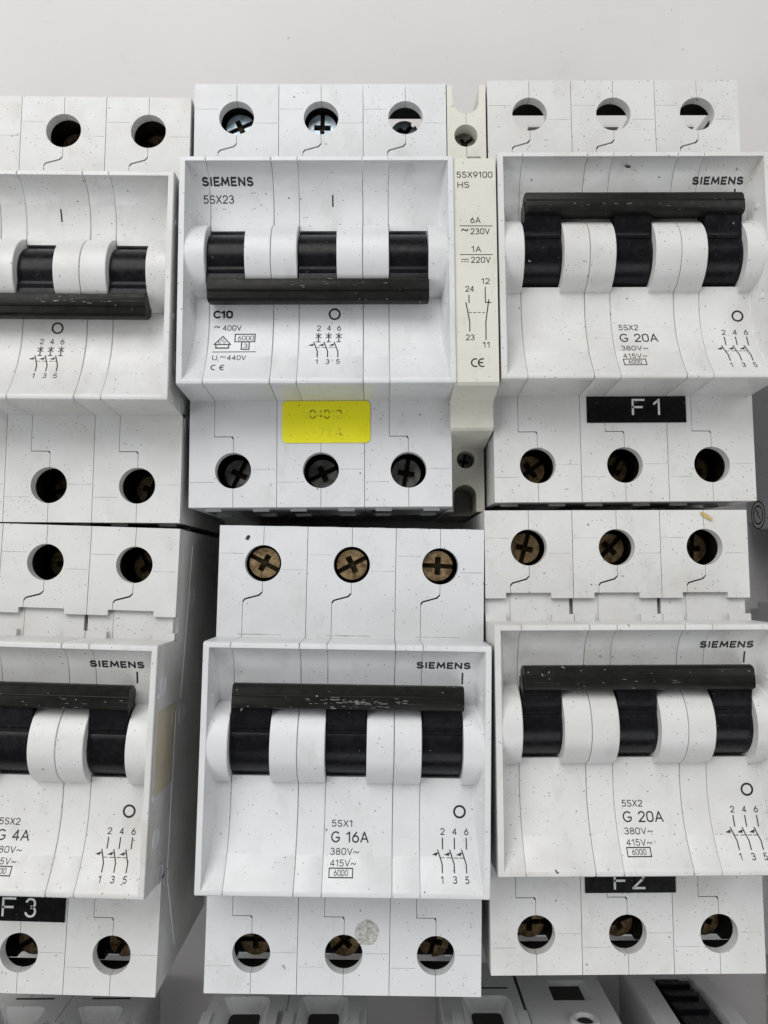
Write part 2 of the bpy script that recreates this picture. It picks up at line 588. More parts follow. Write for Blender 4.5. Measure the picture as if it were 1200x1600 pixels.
def pole_mesh(pole, notched, mat):
    mb = MB()
    frame_pieces(mb, pole)
    fm = mb.mesh('front', [mat], 30)
    # the plates and the body are bevelled, so they are a second mesh joined afterwards
    pb = MB()
    top_plates(pb, notched)
    bottom_plates(pb)
    g = 0.05
    z1 = HT - 2.3
    # body below the plates, with a terminal chamber at either end
    pb.box(g, PW - g, -29.5, 29.5, 5.0, z1)
    for s in (1, -1):
        def bx(x0, x1, ya, yb, za, zb):
            pb.box(x0, x1, min(s * ya, s * yb), max(s * ya, s * yb), za, zb)
        bx(g, 1.3, 29.5, 44.93, 5, z1)
        bx(PW - 1.3, PW - g, 29.5, 44.93, 5, z1)
        bx(1.3, PW - 1.3, 42.9, 44.93, HT - 8.9, z1)           # lip over the cable opening
        bx(1.3, PW - 1.3, 29.5, 44.93, 5, 25.0)                 # floor
        bx(2.2, 5.6, 44.93, 45.5, 28.5, 30.0)
        bx(12.2, 15.6, 44.93, 45.5, 28.5, 30.0)
        bx(2.2, 5.6, 44.93, 45.4, HT - 6.2, HT - 5.2)
        bx(12.2, 15.6, 44.93, 45.4, HT - 6.2, HT - 5.2)
    pb.box(g + 0.6, PW - g - 0.6, -43.0, -18.0, 0, 5.0)
    pb.box(g + 0.6, PW - g - 0.6, 17.5, 43.0, 0, 5.0)
    # scribed lines beside the holes
    hh = HT + 0.004
    def scribe(x0, x1, y, wd=0.13):
        pb.add([(x0, y - wd / 2, hh), (x1, y - wd / 2, hh), (x1, y + wd / 2, hh), (x0, y + wd / 2, hh)], [(0, 1, 2, 3)], 1)
    scribe(0.2, XC - RHOLE - 0.25, YH + 1.9)
    scribe(XC + RHOLE + 0.25, PW - 0.3, YH - 1.2)
    scribe(0.2, XC - RHOLE - 0.25, -YH - 2.4)
    scribe(XC + RHOLE + 0.25, PW - 0.3, -YH + 0.2)
    if not notched:
        scribe(4.2, 13.0, 23.35, 0.2)
    pm = pb.mesh('plates', [mat, 'scribe'], 30)
    # bevel the plates with bmesh, then join
    bm = bmesh.new()
    bm.from_mesh(pm)
    ed = [e for e in bm.edges if len(e.link_faces) == 2 and e.calc_face_angle(0) > math.radians(50)
          and e.link_faces[0].material_index == 0 and max(v.co.z for v in e.verts) > (HT - 0.5) * S]
    bmesh.ops.bevel(bm, geom=ed, offset=0.17 * S, segments=2, affect='EDGES', profile=0.5, clamp_overlap=True)
    for f in bm.faces:
        f.smooth = True
    bm.edges.ensure_lookup_table()
    for e in bm.edges:
        e.smooth = len(e.link_faces) == 2 and e.calc_face_angle(0) < math.radians(16)
    bm.from_mesh(fm)
    me = bpy.data.meshes.new('pole_housing')
    bm.to_mesh(me)
    bm.free()
    me.materials.append(MAT[mat])
    me.materials.append(MAT['scribe'])
    return me


# ------------------------------------------------------------------ small parts
def screw_mesh(mat, tone='inside'):
    mb = MB()
    r, n = 3.05, 40
    cr, ln, sl = 0.6, 1.8, 0.34
    plus = [(cr, cr), (cr, ln), (-cr, ln), (-cr, cr), (-3.2, cr * 0.8), (-3.2, -cr * 0.8), (-cr, -cr), (-cr, -ln), (cr, -ln), (cr, -cr), (3.2, -cr * 0.8), (3.2, cr * 0.8)]
    # head in two halves so that the long slot runs right across, with the short cross arm cut in
    for s in (1, -1):
        a0 = math.degrees(math.asin(cr * 0.8 / r))
        out = arc(0, 0, r, a0, 180 - a0, 22)
        inn = [(-cr, cr * 0.8), (-cr, ln), (cr, ln), (cr, cr * 0.8)]
        lp = [(x, s * y) for x, y in out + inn]
        if s < 0:
            lp.reverse()
        mb.prism([lp], -1.5, 0)
    mb.cyl(0, 0, r, -2.6, -1.25, n, 1)
    mb.prism([circle(0, 0, 0.42, 12)], -1.25, -0.9, 1)
    mb.cyl(0, 0, 1.9, -9.0, -2.6, 24)
    return mb.mesh('terminal_screw', [mat, 'slot'], 30)


def cage_mesh(closed, pale=True):
    mb = MB()
    if closed:
        for b in ((-5.6, -4.2, -6.2, 5.0), (4.2, 5.6, -6.2, 5.0), (-4.2, 4.2, -6.2, -5.0), (-4.2, 4.2, 3.9, 5.0)):
            mb.box(b[0], b[1], b[2], b[3], -19.5, -3.2)
        mb.box(-4.2, 4.2, -5.0, 3.9, -19.5, -15)
    else:
        mb.box(-7.55, 7.55, 5.15, 5.38, -8.8, -2.32, 1)  # near-black sheets, here and below, added to paint the chamber's shade
        mb.box(-7.6, -7.4, -7.0, 5.1, -21, -2.34, 1)
        mb.box(-4.4, 4.4, -6.8, 0.4, -20.5, -13.5)
        mb.box(7.4, 7.6, -7.0, 5.1, -21, -2.34, 1)
        mb.box(-7.4, 7.4, -7.6, -7.3, -21, -2.34, 1)
        if pale:
            mb.cyl(3.1, -3.4, 2.6, -20.5, -8.2, 32, 2)
        else:
            mb.box(-3.9, 3.9, -6.8, 1.6, -20.5, -9.6)
            mb.box(-7.35, 7.35, 1.0, 5.1, -21, -11.3, 1)  # dark base plate put in to deepen the shade of the hole
            for q in (-1, 1):
                mb.box(min(q * 4.2, q * 7.3), max(q * 4.2, q * 7.3), -7.2, 5.1, -21, -8.95, 1)
        mb.cyl(-3.6, -4.2, 2.3, -20.5, -9.5, 32)
    return mb.mesh('clamp_and_dark_lining', ['cage', 'inside', 'cream'], 30)


def toggle_mesh(down):
    mb = MB()
    mb.prism([circle(AY, AZ, RT, 72)], XS + 0.18, XH - 0.14, 0, 'x')
    sgn = -1 if down else 1
    yb = BAR_ON if sgn > 0 else BAR_OFF
    P = lambda q: [(AY + sgn * a_, z_) for a_, z_ in q]
    e = abs(yb - AY)
    mb.prism([P([(2.0, 51.0), (e, 53.7), (e + 0.6, 56.6), (e - 1.6, 57.2), (4.2, 56.4), (2.4, 56.3)])], XS + 0.24, XH - 0.2, 0, 'x')
    # a slight shoulder where the lever leaves the drum
    mb.prism([P([(1.6, 55.5), (3.3, 56.55), (3.7, 56.48), (5.0, 54.0), (4.0, 52.0)])], XS + 0.30, XH - 0.26, 0, 'x')
    mb.box(XS + 0.12, XH - 0.06, AY - SLOT + 0.05, AY + SLOT - 0.05, 45.25, 46.4)
    return mb.mesh('toggle_switch', ['black'], 30)


def bar_mesh(down):
    """handle bar joining the three levers: a flat-topped section with two shallow steps"""
    mb = MB()
    s = -1 if down else 1
    yc, zc = (BAR_OFF if down else BAR_ON), 55.9
    sec = [(-2.0, -1.4), (-1.2, -2.3), (1.2, -2.3), (2.1, -1.0), (2.3, 0.6), (2.15, 1.3), (1.7, 1.75), (0.45, 1.95), (0.38, 2.16),
           (0.2, 2.22), (0.02, 2.1), (-1.3, 2.2), (-2.0, 1.95), (-2.3, 1.3), (-2.35, 0.3)]
    sec = [(yc + s * y, zc + z) for y, z in sec]
    if s < 0:
        sec.reverse()
    x0, x1 = XS + 0.45, 2 * PW + XH + 0.05
    cy = sum(p[0] for p in sec) / len(sec)
    cz = sum(p[1] for p in sec) / len(sec)
    sh = lambda k: [(cy + (y - cy) * k, cz + (z - cz) * k) for y, z in sec]
    rings = [[(x, y, z) for y, z in sh(k)] for x, k in ((x0, 0.93), (x0 + 0.22, 1.0), (x1 - 0.22, 1.0), (x1, 0.93))]
    mb.loft(rings)
    return mb.mesh('handle_bar', ['bar'], 24)


# ------------------------------------------------------------------ printing
def _ar(cx, cy, rx, ry, a0, a1, n=None):
    n = n or max(4, int(abs(a1 - a0) / 18))
    return [(cx + rx * math.cos(math.radians(a0 + (a1 - a0) * i / n)), cy + ry * math.sin(math.radians(a0 + (a1 - a0) * i / n))) for i in range(n + 1)]


# single-line technical lettering: width and strokes on a unit-high body
_ring = lambda w_: [_ar(w_ / 2, 0.72, w_ / 2, 0.28, 0, 180) + _ar(w_ / 2, 0.28, w_ / 2, 0.28, 180, 360) + [(w_, 0.72)]]
FONT = {
    '0': (0.56, _ring(0.56)),
    'O': (0.70, [_ar(0.35, 0.5, 0.35, 0.5, 90, 450, 24)]),
    '1': (0.34, [[(0.0, 0.78), (0.26, 1.0), (0.26, 0.0)]]),
    '2': (0.56, [_ar(0.28, 0.72, 0.27, 0.28, 170, -28) + [(0.0, 0.0), (0.56, 0.0)]]),
    '3': (0.54, [_ar(0.25, 0.765, 0.24, 0.235, 150, -90) + _ar(0.25, 0.265, 0.28, 0.265, 90, -155)]),
    '4': (0.58, [[(0.42, 0.0), (0.42, 1.0), (0.0, 0.27), (0.58, 0.27)]]),
    '5': (0.54, [[(0.5, 1.0), (0.08, 1.0), (0.04, 0.53)] + _ar(0.25, 0.31, 0.28, 0.31, 128, -150)]),
    '6': (0.56, [_ar(0.28, 0.31, 0.28, 0.31, 0, 360, 20), [(0.03, 0.42), (0.10, 0.62), (0.38, 1.0)]]),
    '7': (0.54, [[(0.0, 1.0), (0.54, 1.0), (0.16, 0.0)]]),
    '8': (0.54, [_ar(0.27, 0.765, 0.23, 0.235, 0, 360, 18), _ar(0.27, 0.265, 0.27, 0.265, 0, 360, 20)]),
    '9': (0.56, [_ar(0.28, 0.69, 0.28, 0.31, 0, 360, 20), [(0.53, 0.58), (0.46, 0.38), (0.18, 0.0)]]),
    'S': (0.58, [_ar(0.29, 0.755, 0.26, 0.245, 28, 262) + _ar(0.29, 0.26, 0.29, 0.26, 84, -152)]),
    'I': (0.08, [[(0.04, 0.0), (0.04, 1.0)]]),
    'E': (0.52, [[(0.52, 1.0), (0.0, 1.0), (0.0, 0.0), (0.52, 0.0)], [(0.0, 0.5), (0.44, 0.5)]]),
    'F': (0.52, [[(0.52, 1.0), (0.0, 1.0), (0.0, 0.0)], [(0.0, 0.5), (0.44, 0.5)]]),
    'M': (0.80, [[(0.0, 0.0), (0.08, 1.0), (0.40, 0.22), (0.72, 1.0), (0.80, 0.0)]]),
    'N': (0.64, [[(0.0, 0.0), (0.0, 1.0), (0.64, 0.0), (0.64, 1.0)]]),
    'X': (0.60, [[(0.0, 0.0), (0.58, 1.0)], [(0.02, 1.0), (0.60, 0.0)]]),
    'G': (0.74, [_ar(0.40, 0.5, 0.40, 0.5, 48, 325, 18) + [(0.74, 0.44), (0.44, 0.44)]]),
    'C': (0.62, [_ar(0.38, 0.5, 0.38, 0.5, 50, 310, 18)]),
    'D': (0.64, [[(0.0, 0.0), (0.0, 1.0), (0.24, 1.0)] + _ar(0.24, 0.5, 0.40, 0.5, 90, -90) + [(0.0, 0.0)]]),
    'A': (0.70, [[(0.0, 0.0), (0.35, 1.0), (0.70, 0.0)], [(0.13, 0.32), (0.57, 0.32)]]),
    'V': (0.66, [[(0.0, 1.0), (0.33, 0.0), (0.66, 1.0)]]),
    'H': (0.62, [[(0.0, 0.0), (0.0, 1.0)], [(0.62, 0.0), (0.62, 1.0)], [(0.0, 0.5), (0.62, 0.5)]]),
    'U': (0.60, [[(0.0, 1.0), (0.0, 0.3)] + _ar(0.30, 0.30, 0.30, 0.30, 180, 360) + [(0.60, 1.0)]]),
    'i': (0.06, [[(0.03, 0.0), (0.03, 0.62)], [(0.03, 0.92), (0.03, 1.0)]]),
    '~': (0.66, [[(0.0, 0.30), (0.08, 0.46), (0.18, 0.52), (0.33, 0.41), (0.48, 0.30), (0.58, 0.36), (0.66, 0.52)]]),
    '=': (0.52, [[(0.0, 0.66), (0.52, 0.66)], [(0.0, 0.34), (0.52, 0.34)]]),
    '-': (0.44, [[(0.0, 0.5), (0.44, 0.5)]]),
    '.': (0.06, [[(0.03, 0.0), (0.03, 0.05)]]),
    ' ': (0.26, []),
}


def text(mb, s, x, y, w_, h, zf, wd=0.0, lift=0.03, mi=0, gap=0.24):
    """letter s with its left baseline at x, y, so wide and so high, on the surface z = zf(y)"""
    adv, pos = 0.0, []
    for c in s:
        pos.append(adv)
        adv += FONT[c][0] + gap
    adv -= gap
    wd = wd or 0.125 * h
    k = (w_ - wd) / adv if w_ else h
    hh = h - wd
    for c, p in zip(s, pos):
        for st in FONT[c][1]:
            stroke(mb, [(x + wd / 2 + (p + a) * k, y + wd / 2 + b * hh) for a, b in st], wd, zf, lift, mi)


def stroke(mb, pts, wd, zf, lift=0.03, mi=0):
    for (xa, ya), (xb, yb) in zip(pts, pts[1:]):
        L = math.hypot(xb - xa, yb - ya)
        if L < 1e-6:
            continue
        nx, ny = -(yb - ya) / L * wd / 2, (xb - xa) / L * wd / 2
        n = max(1, int(L / 0.4))
        ex, ey = (xb - xa) / L * wd * 0.35, (yb - ya) / L * wd * 0.35
        vs = []
        for i in range(n + 1):
            u = i / n
            px, py = xa + (xb - xa) * u, ya + (yb - ya) * u
            if i == 0:
                px, py = px - ex, py - ey
            if i == n:
                px, py = px + ex, py + ey
            for k in (1, -1):
                X, Y = px + nx * k, py + ny * k
                vs.append((X, Y, zf(Y) + lift))
        mb.add(vs, [(2 * i, 2 * i + 1, 2 * i + 3, 2 * i + 2) for i in range(n)], mi)
    if len(pts) > 2:
        lift += 0.004
        for px, py in pts[1:-1]:
            mb.add([(px + wd / 2 * math.cos(k * math.pi / 4), py + wd / 2 * math.sin(k * math.pi / 4),
                     zf(py + wd / 2 * math.sin(k * math.pi / 4)) + lift) for k in range(8)], [tuple(range(8))], mi)


def oring(mb, cx, cy, r, wd, zf, lift=0.03, a0=0, a1=360, mi=0, ky=1.0):
    n = max(8, int(44 * abs(a1 - a0) / 360))
    vs = []
    for i in range(n + 1):
        a = math.radians(a0 + (a1 - a0) * i / n)
        for k in (r - wd / 2, r + wd / 2):
            Y = cy + k * math.sin(a) * ky
            vs.append((cx + k * math.cos(a), Y, zf(Y) + lift))
    mb.add(vs, [(2 * i, 2 * i + 1, 2 * i + 3, 2 * i + 2) for i in range(n)], mi)


def rect(mb, x0, x1, y0, y1, wd, zf, **k):
    stroke(mb, [(x0, y0), (x1, y0), (x1, y1), (x0, y1), (x0, y0)], wd, zf, **k)


def ce_mark(mb, x, y, w_, h, zf, wd=0.2):
    r = h / 2
    for cx in (x + r, x + w_ - r + r * 0.15):
        oring(mb, cx, y + r, r - wd / 2, wd, zf, a0=65, a1=295)
    cx = x + w_ - r + r * 0.15
    stroke(mb, [(cx - r + wd / 2, y + r), (cx + 0.05, y + r)], wd, zf)


def symbol(mb, x, y, dx, zf, crossed, wd=0.21):
    """three-pole switch symbol; x, y is the baseline of the digit 2"""
    for i, (a, b) in enumerate((('2', '1'), ('4', '3'), ('6', '5'))):
        X = x + i * dx
        text(mb, a, X - 0.3, y, None, 1.15, zf, wd=0.15)
        t0 = y - 0.5
        stroke(mb, [(X + 0.05, t0), (X + 0.05, t0 - 1.75)], wd, zf)
        if crossed:
            for s in (1, -1):
                stroke(mb, [(X + 0.05 - 0.5, t0 - 0.65 - s * 0.4), (X + 0.05 + 0.5, t0 - 0.65 + s * 0.4)], wd * 0.85, zf)
            stroke(mb, [(X - 0.35, t0 - 1.9), (X + 0.45, t0 - 1.9)], wd * 0.85, zf)
        yb = t0 - 1.95
        stroke(mb, [(X - 0.85, yb), (X - 0.1, yb - 2.1), (X - 0.08, yb - 3.4)], wd, zf)
        mb.add([(X - 0.98, yb - 0.32, zf(yb - 0.32) + 0.035), (X - 1.95, yb - 0.75, zf(yb - 0.75) + 0.035), (X - 1.0, yb - 0.90, zf(yb - 0.9) + 0.035)], [(0, 1, 2)], 0)
        stroke(mb, [(X - 1.1, yb - 0.55), (X - 0.65, yb - 0.5)], wd * 0.7, zf)
        text(mb, b, X - 0.4, yb - 5.0, None, 1.1, zf, wd=0.15)
    yd = y - 2.45 - 1.2
    for a, b in ((-0.3, 0.35), (0.8, 1.75), (2.15, 2.9), (3.2, 4.0)):
        stroke(mb, [(x + a, yd), (x + min(b, 2 * dx - 0.4), yd)], 0.12, zf)


flatT = lambda y: HT
FRONT = base


def ink(name, mb, parent, mat='ink', label=None):
    o = link(name, mb.mesh(name, [mat], weld=False), parent)
    if label:
        o['label'] = label
    return o


# ------------------------------------------------------------------ building a breaker
CACHE = {}


def cached(key, fn):
    if key not in CACHE:
        CACHE[key] = fn()
    return CACHE[key]


GROUP = 'white three pole circuit breakers lying side by side'


def breaker(label, x, y, rz, down=False, notched=False, mat='white', top=None, bottom=None, group=GROUP):
    root = thing('circuit_breaker', label, 'circuit breaker', (x, y, 0), rz, group)
    for p in range(3):
        x0 = -26.7 + p * PW
        me = cached(('pole', p, notched, mat), lambda: pole_mesh(p, notched, mat))
        ph = link('pole_housing', me, root, (x0, 0, 0))
        tg = link('toggle_switch', cached(('toggle', down), lambda: toggle_mesh(down)), root, (x0, 0, 0))
        for spec, s in ((top, 1), (bottom, -1)):
            if spec is None:
                continue
            depth, smat, closed, ang, dx, dy = spec[p]
            cg = link('clamp_and_dark_lining', cached(('cage', closed, s > 0), lambda: cage_mesh(closed, s > 0)), ph, (XC, s * YH, HT), 0 if s > 0 else 180)
            sw = link('terminal_screw', cached(('screw', smat), lambda: screw_mesh(smat)), ph,
                      (XC + dx, s * YH + dy, HT - depth), ang)
    link('handle_bar', cached(('bar', down), lambda: bar_mesh(down)), root, (-26.7, 0, 0))
    return root


def rivets(root, side, spots):
    """shallow round rivet heads on an outer side wall"""
    me = cached('rivet', lambda: rivet_mesh())
    for yy, zz, r in spots:
        o = link('rivet', me, root, (side * (26.7 - 0.075), yy, zz))
        o.scale = (side, r, r)


def rivet_mesh():
    mb = MB()
    n = 28
    rings = []
    for r, h in ((1.0, -0.05), (1.0, 0.10), (0.86, 0.16), (0.78, 0.08), (0.30, 0.05)):
        rings.append([(h, r * math.cos(2 * math.pi * i / n), r * math.sin(2 * math.pi * i / n)) for i in range(n)])
    mb.loft(rings)
    return mb.mesh('rivet', ['white'])


def cheek_dents(root):
    """small oval ejector marks on the inside of the two end walls"""
    def mk():
        mb = MB()
        n = 20
        rings = []
        for r, h in ((1.0, -0.1), (1.0, 0.12), (0.8, 0.18), (0.2, 0.2)):
            rings.append([(h, r * math.cos(2 * math.pi * i / n), r * math.sin(2 * math.pi * i / n)) for i in range(n)])
        mb.loft(rings)
        return mb.mesh('ejector_mark', ['white'])
    me = cached('dent', mk)
    for s in (-1, 1):
        for yy in (AY + 8.9, AY - 9.3):
            o = link('ejector_mark', me, root, (s * (26.7 - 1.62), yy, LIP - 2.4))
            o.scale = (-s, 0.5, 0.85)
            o.rotation_euler = (0, s * math.radians(17), 0)


def g_print(root, rating, model='5SX2'):
    m = MB()
    text(m, 'SIEMENS', 12.95, 18.0, 10.25, 1.35, FRONT, wd=0.34, gap=0.34)
    ink('brand_lettering', m, root)
    m = MB()
    stroke(m, [(21.75, 17.2), (21.75, 15.2)], 0.34, FRONT)
    ink('on_mark', m, root)
    m = MB()
    oring(m, 21.5, -8.6, 1.02, 0.36, FRONT)
    ink('off_mark', m, root)
    m = MB()
    text(m, model, -2.45, -11.55, 3.9, 1.2, FRONT)
    wd = {'G 20A': 7.6, 'G 16A': 7.0, 'G 4A': 6.1}[rating]
    text(m, rating, -2.5, -14.15, wd, 1.85, FRONT, wd=0.24)
    text(m, '380V~', -2.55, -16.1, 5.3, 1.1, FRONT)
    text(m, '415V~', -2.5, -17.85, 4.75, 1.05, FRONT)
    text(m, '6000', -1.75, -19.2, 2.6, 0.88, FRONT)
    rect(m, -2.6, 1.7, -19.45, -18.1, 0.18, FRONT)
    ink('rating_text', m, root)
    m = MB()
    symbol(m, 18.2, -12.65, 2.22, FRONT, False)
    ink('circuit_symbol', m, root)


def tape(root, x0, x1, y0, y1, chars, label):
    """embossed black label tape on the lower shoulder"""
    mb = MB()
    mb.box(x0, x1, y0, y1, HT + 0.01, HT + 0.2)
    st = link('name_sticker', mb.mesh('name_sticker', ['label_black']), root)
    st['label'] = label
    m = MB()
    z = lambda y: HT + 0.2
    for ch, cx, cy, h in chars:
        wdt = 0.42
        if ch == 'F':
            stroke(m, [(cx, cy), (cx, cy + h), (cx + 2.3, cy + h)], wdt, z)
            stroke(m, [(cx, cy + h * 0.5), (cx + 1.9, cy + h * 0.5)], wdt, z)
        elif ch == '1':
            stroke(m, [(cx + 0.0, cy + h * 0.72), (cx + 1.0, cy + h), (cx + 1.0, cy)], wdt, z)
        elif ch == '2':
            oring(m, cx + 1.1, cy + h * 0.72, 0.95, wdt, z, a0=170, a1=-30)
            stroke(m, [(cx + 1.95, cy + h * 0.6), (cx + 0.1, cy + 0.1), (cx + 2.3, cy + 0.1)], wdt, z)
        elif ch == '3':
            oring(m, cx + 1.1, cy + h * 0.74, 0.82, wdt, z, a0=170, a1=-90)
            oring(m, cx + 1.1, cy + h * 0.27, 0.92, wdt, z, a0=90, a1=-170)
    o = link('sticker_lettering', m.mesh('sticker_lettering', ['emboss'], weld=False), st)
    return st


# screw recipe: depth, material, closed clamp, slot angle, dx, dy
def row(*a):
    return list(a)


UL = breaker('top left white breaker without brand lettering, its scuffed black bar pushed down',
             -66.3, 55.8, -0.3, down=True, mat='warm',
             top=[(6, 'brass', True, 20, 0, 0), (6.4, 'brass', True, 30, 0.3, 0), (6.6, 'brass', True, -25, 0.2, 0)],
             bottom=[(9, 'brass', True, 60, 0, 0), (10, 'brass', True, 10, 0.2, 0.2), (8.5, 'brass', True, 70, 0.4, 0)])
UM = breaker('white C10 breaker with a yellow sticker and its black bar pushed down',
             -11.8, 58.9, 0.35, down=True, mat='white',
             top=[(3.8, 'steel', True, 25, 0.2, 0.0), (3.6, 'steel', True, 88, 0, -0.1), (6.0, 'steel', False, 50, 0, -0.1)],
             bottom=[(6.0, 'dull', True, 65, 0.2, 0), (6.0, 'dull', True, 25, 0, 0), (5.5, 'dull', True, 80, -0.3, 0)])
UR = breaker('dirty white G 20A breaker with a whole black F 1 label strip',
             50.1, 60.05, 0.4, mat='warm',
             top=[(10.5, 'dull', False, 15, -0.6, -0.4), (10.5, 'dull', False, 35, -0.6, -0.4), (11, 'dull', False, 0, -0.8, -0.6)],
             bottom=[(7.5, 'brass', True, 35, -0.1, 0), (9, 'brass', True, 60, 0.2, 0.2), (9.5, 'brass', True, 80, 0.1, 0.1)])
LM = breaker('white G 16A breaker with three brass cross screws showing at its top',
             -5.9, -35.25, -1.0, mat='white',
             top=[(1.1, 'brass', True, -28, 0.15, 0.1), (1.2, 'brass', True, 28, 0.0, 0.05), (1.1, 'brass', True, -2, -0.45, 0.1)],
             bottom=[(5.8, 'brass', False, 0, 0, 0), (5.8, 'brass', False, 40, 0, 0), (6.1, 'brass', False, 75, 0, 0)])
LR = breaker('white G 20A breaker with notched ledges and a half hidden F 2 label strip',
             48.4, -31.7, 0.2, notched=True, mat='warm',
             top=[(4.2, 'brass', True, 75, -0.1, 0), (6.0, 'brass', True, 45, 0.2, 0), (7.0, 'brass', True, 85, 0.2, 0)],
             bottom=[(5.8, 'brass', False, 0, -0.3, 0), (5.9, 'brass', False, 20, -0.3, 0), (6.2, 'brass', False, 70, -0.5, 0)])
LL = breaker('white G 4A breaker with a beige patch on its side and an F 3 strip',
             -67.8, -34.7, -1.8, notched=True, mat='warm',
             top=[(9, 'brass', True, 20, 0, 0), (9, 'brass', True, 100, 0.4, 0), (8.5, 'brass', True, 120, 0.4, -0.2)],
             bottom=[(6, 'brass', False, 0, 0.3, 0), (5.9, 'brass', False, 30, 0.4, 0), (6.1, 'brass', False, 60, 0.6, 0)])
for b_ in (UL, UM, UR, LM, LR, LL):
    cheek_dents(b_)
for b_ in (UL, LL, LM):
    rivets(b_, 1, [(14.8, 53.5, 1.9), (-13.5, 52.8, 1.9), (AY - 9.0, 56.2, 0.55), (AY + 9.6, 56.2, 0.55),
                   (7.0, 38.0, 2.3), (-21.5, 48.5, 1.9), (-24.0, 43.6, 1.7), (31, 34, 2.2)])
rivets(UR, -1, [(-30, 40, 2.0), (30, 40, 2.0)])
rivets(LR, -1, [(-30, 40, 2.0)])


def side_ridge(root, pts, label=None):
    """thin moulded seam along the outer side wall; pts are y, z"""
    mb = MB()
    for (ya, za), (yb, zb) in zip(pts, pts[1:]):
        L = math.hypot(yb - ya, zb - za)
        ny, nz = -(zb - za) / L * 0.16, (yb - ya) / L * 0.16
        x0, x1 = 26.6, 26.78
        ring_ = lambda y, z: [(x0, y - ny, z - nz), (x1, y - ny * 0.4, z - nz * 0.4), (x1, y + ny * 0.4, z + nz * 0.4), (x0, y + ny, z + nz)]
        mb.loft([ring_(ya, za), ring_(yb, zb)], cap=False)
    return link('side_seam', mb.mesh('side_seam', ['white'], weld=False), root)


side_ridge(LL, [(42, 36), (10, 39.5), (9.2, 45.5), (6, 46)])
side_ridge(LL, [(8.5, 43), (-24, 43), (-41, 34)])
side_ridge(LL, [(-44, 5.5), (-20, 5.5)])
mb = MB()
mb.box(26.63, 26.72, -5.4, 10.2, 43.4, 56.0)
o = link('side_label', mb.mesh('side_label', ['beige']), LL)
o['label'] = 'blank beige paper label'

# printing
m = MB()
text(m, 'SIEMENS', -23.0, 18.5, 10.17, 1.5, FRONT, wd=0.34, gap=0.34)
ink('brand_lettering', m, UM)
m = MB()
text(m, '5SX23', -22.95, 15.45, 6.1, 1.55, FRONT)
ink('type_text', m, UM)
m = MB()
text(m, 'C10', -20.85, -7.95, 3.9, 1.6, FRONT, wd=0.36)
text(m, '~', -20.6, -10.35, 1.2, 1.5, FRONT)
text(m, '400V', -18.9, -10.55, 3.7, 1.2, FRONT)
zf = FRONT
stroke(m, [(-20.4, -13.55), (-18.75, -11.75), (-17.15, -13.55), (-20.4, -13.55)], 0.22, zf)
stroke(m, [(-20.0, -13.75), (-20.0, -14.35), (-17.5, -14.35), (-17.5, -13.75)], 0.24, zf)
stroke(m, [(-20.0, -14.3), (-17.5, -14.3)], 0.24, zf)
text(m, 'V', -19.1, -12.95, 0.6, 0.7, zf)
text(m, 'D', -19.6, -13.45, 0.5, 0.65, zf)
text(m, 'E', -18.55, -13.45, 0.5, 0.65, zf)
rect(m, -16.35, -12.45, -12.93, -11.3, 0.22, zf)
text(m, '6000', -15.8, -12.65, 3.1, 1.05, zf)
rect(m, -15.0, -13.5, -14.65, -13.0, 0.22, zf)
text(m, '3', -14.6, -14.4, 0.8, 1.05, zf)
stroke(m, [(-20.5, -15.22), (-12.1, -15.2)], 0.17, zf)
text(m, 'U', -20.45, -17.1, 0.95, 1.15, zf)
text(m, 'i', -19.4, -17.4, 0.2, 0.65, zf)
text(m, '~', -18.95, -16.9, 1.1, 1.3, zf)
text(m, '440V', -17.6, -17.1, 3.7, 1.1, zf)
ce_mark(m, -20.5, -19.45, 2.9, 1.3, zf, 0.22)
ink('rating_text', m, UM)
m = MB()
stroke(m, [(2.88, 16.9), (2.88, 14.9)], 0.3, zf)
ink('on_mark', m, UM)
m = MB()
oring(m, 3.2, -7.15, 1.02, 0.36, zf)
ink('off_mark', m, UM)
m = MB()
symbol(m, 0.0, -10.62, 2.0, zf, True, 0.22)
ink('circuit_symbol', m, UM)

m = MB()
stroke(m, [(3.1, 16.9), (3.2, 14.7)], 0.3, zf)
ink('on_mark', m, UL)
m = MB()
oring(m, 3.08, -7.0, 1.02, 0.34, zf)
ink('off_mark', m, UL)
m = MB()
symbol(m, 0.1, -10.36, 2.02, zf, True, 0.22)
ink('circuit_symbol', m, UL)

g_print(UR, 'G 20A')
g_print(LM, 'G 16A', '5SX1')
g_print(LR, 'G 20A')
g_print(LL, 'G 4A')

tape(UR, -7.5, 12.85, -28.8, -23.35, [('F', 1.95, -27.1, 3.0), ('1', 6.3, -27.1, 3.0)], 'black label strip embossed F 1')
tape(LR, -8.1, 9.6, -29.7, -24.3, [('F', -2.3, -28.9, 3.0), ('2', 1.2, -28.9, 3.0)], 'black label strip embossed F 2')
tape(LL, -9.8, 8.5, -31.6, -26.2, [('F', -3.5, -30.6, 3.2), ('3', 0.7, -30.6, 3.2)], 'black label strip embossed F 3')

# yellow sticker with rounded corners
def rrect(x0, x1, y0, y1, r):
    return (arc(x1 - r, y0 + r, r, -90, 0, 6) + arc(x1 - r, y1 - r, r, 0, 90, 6) +
            arc(x0 + r, y1 - r, r, 90, 180, 6) + arc(x0 + r, y0 + r, r, 180, 270, 6))


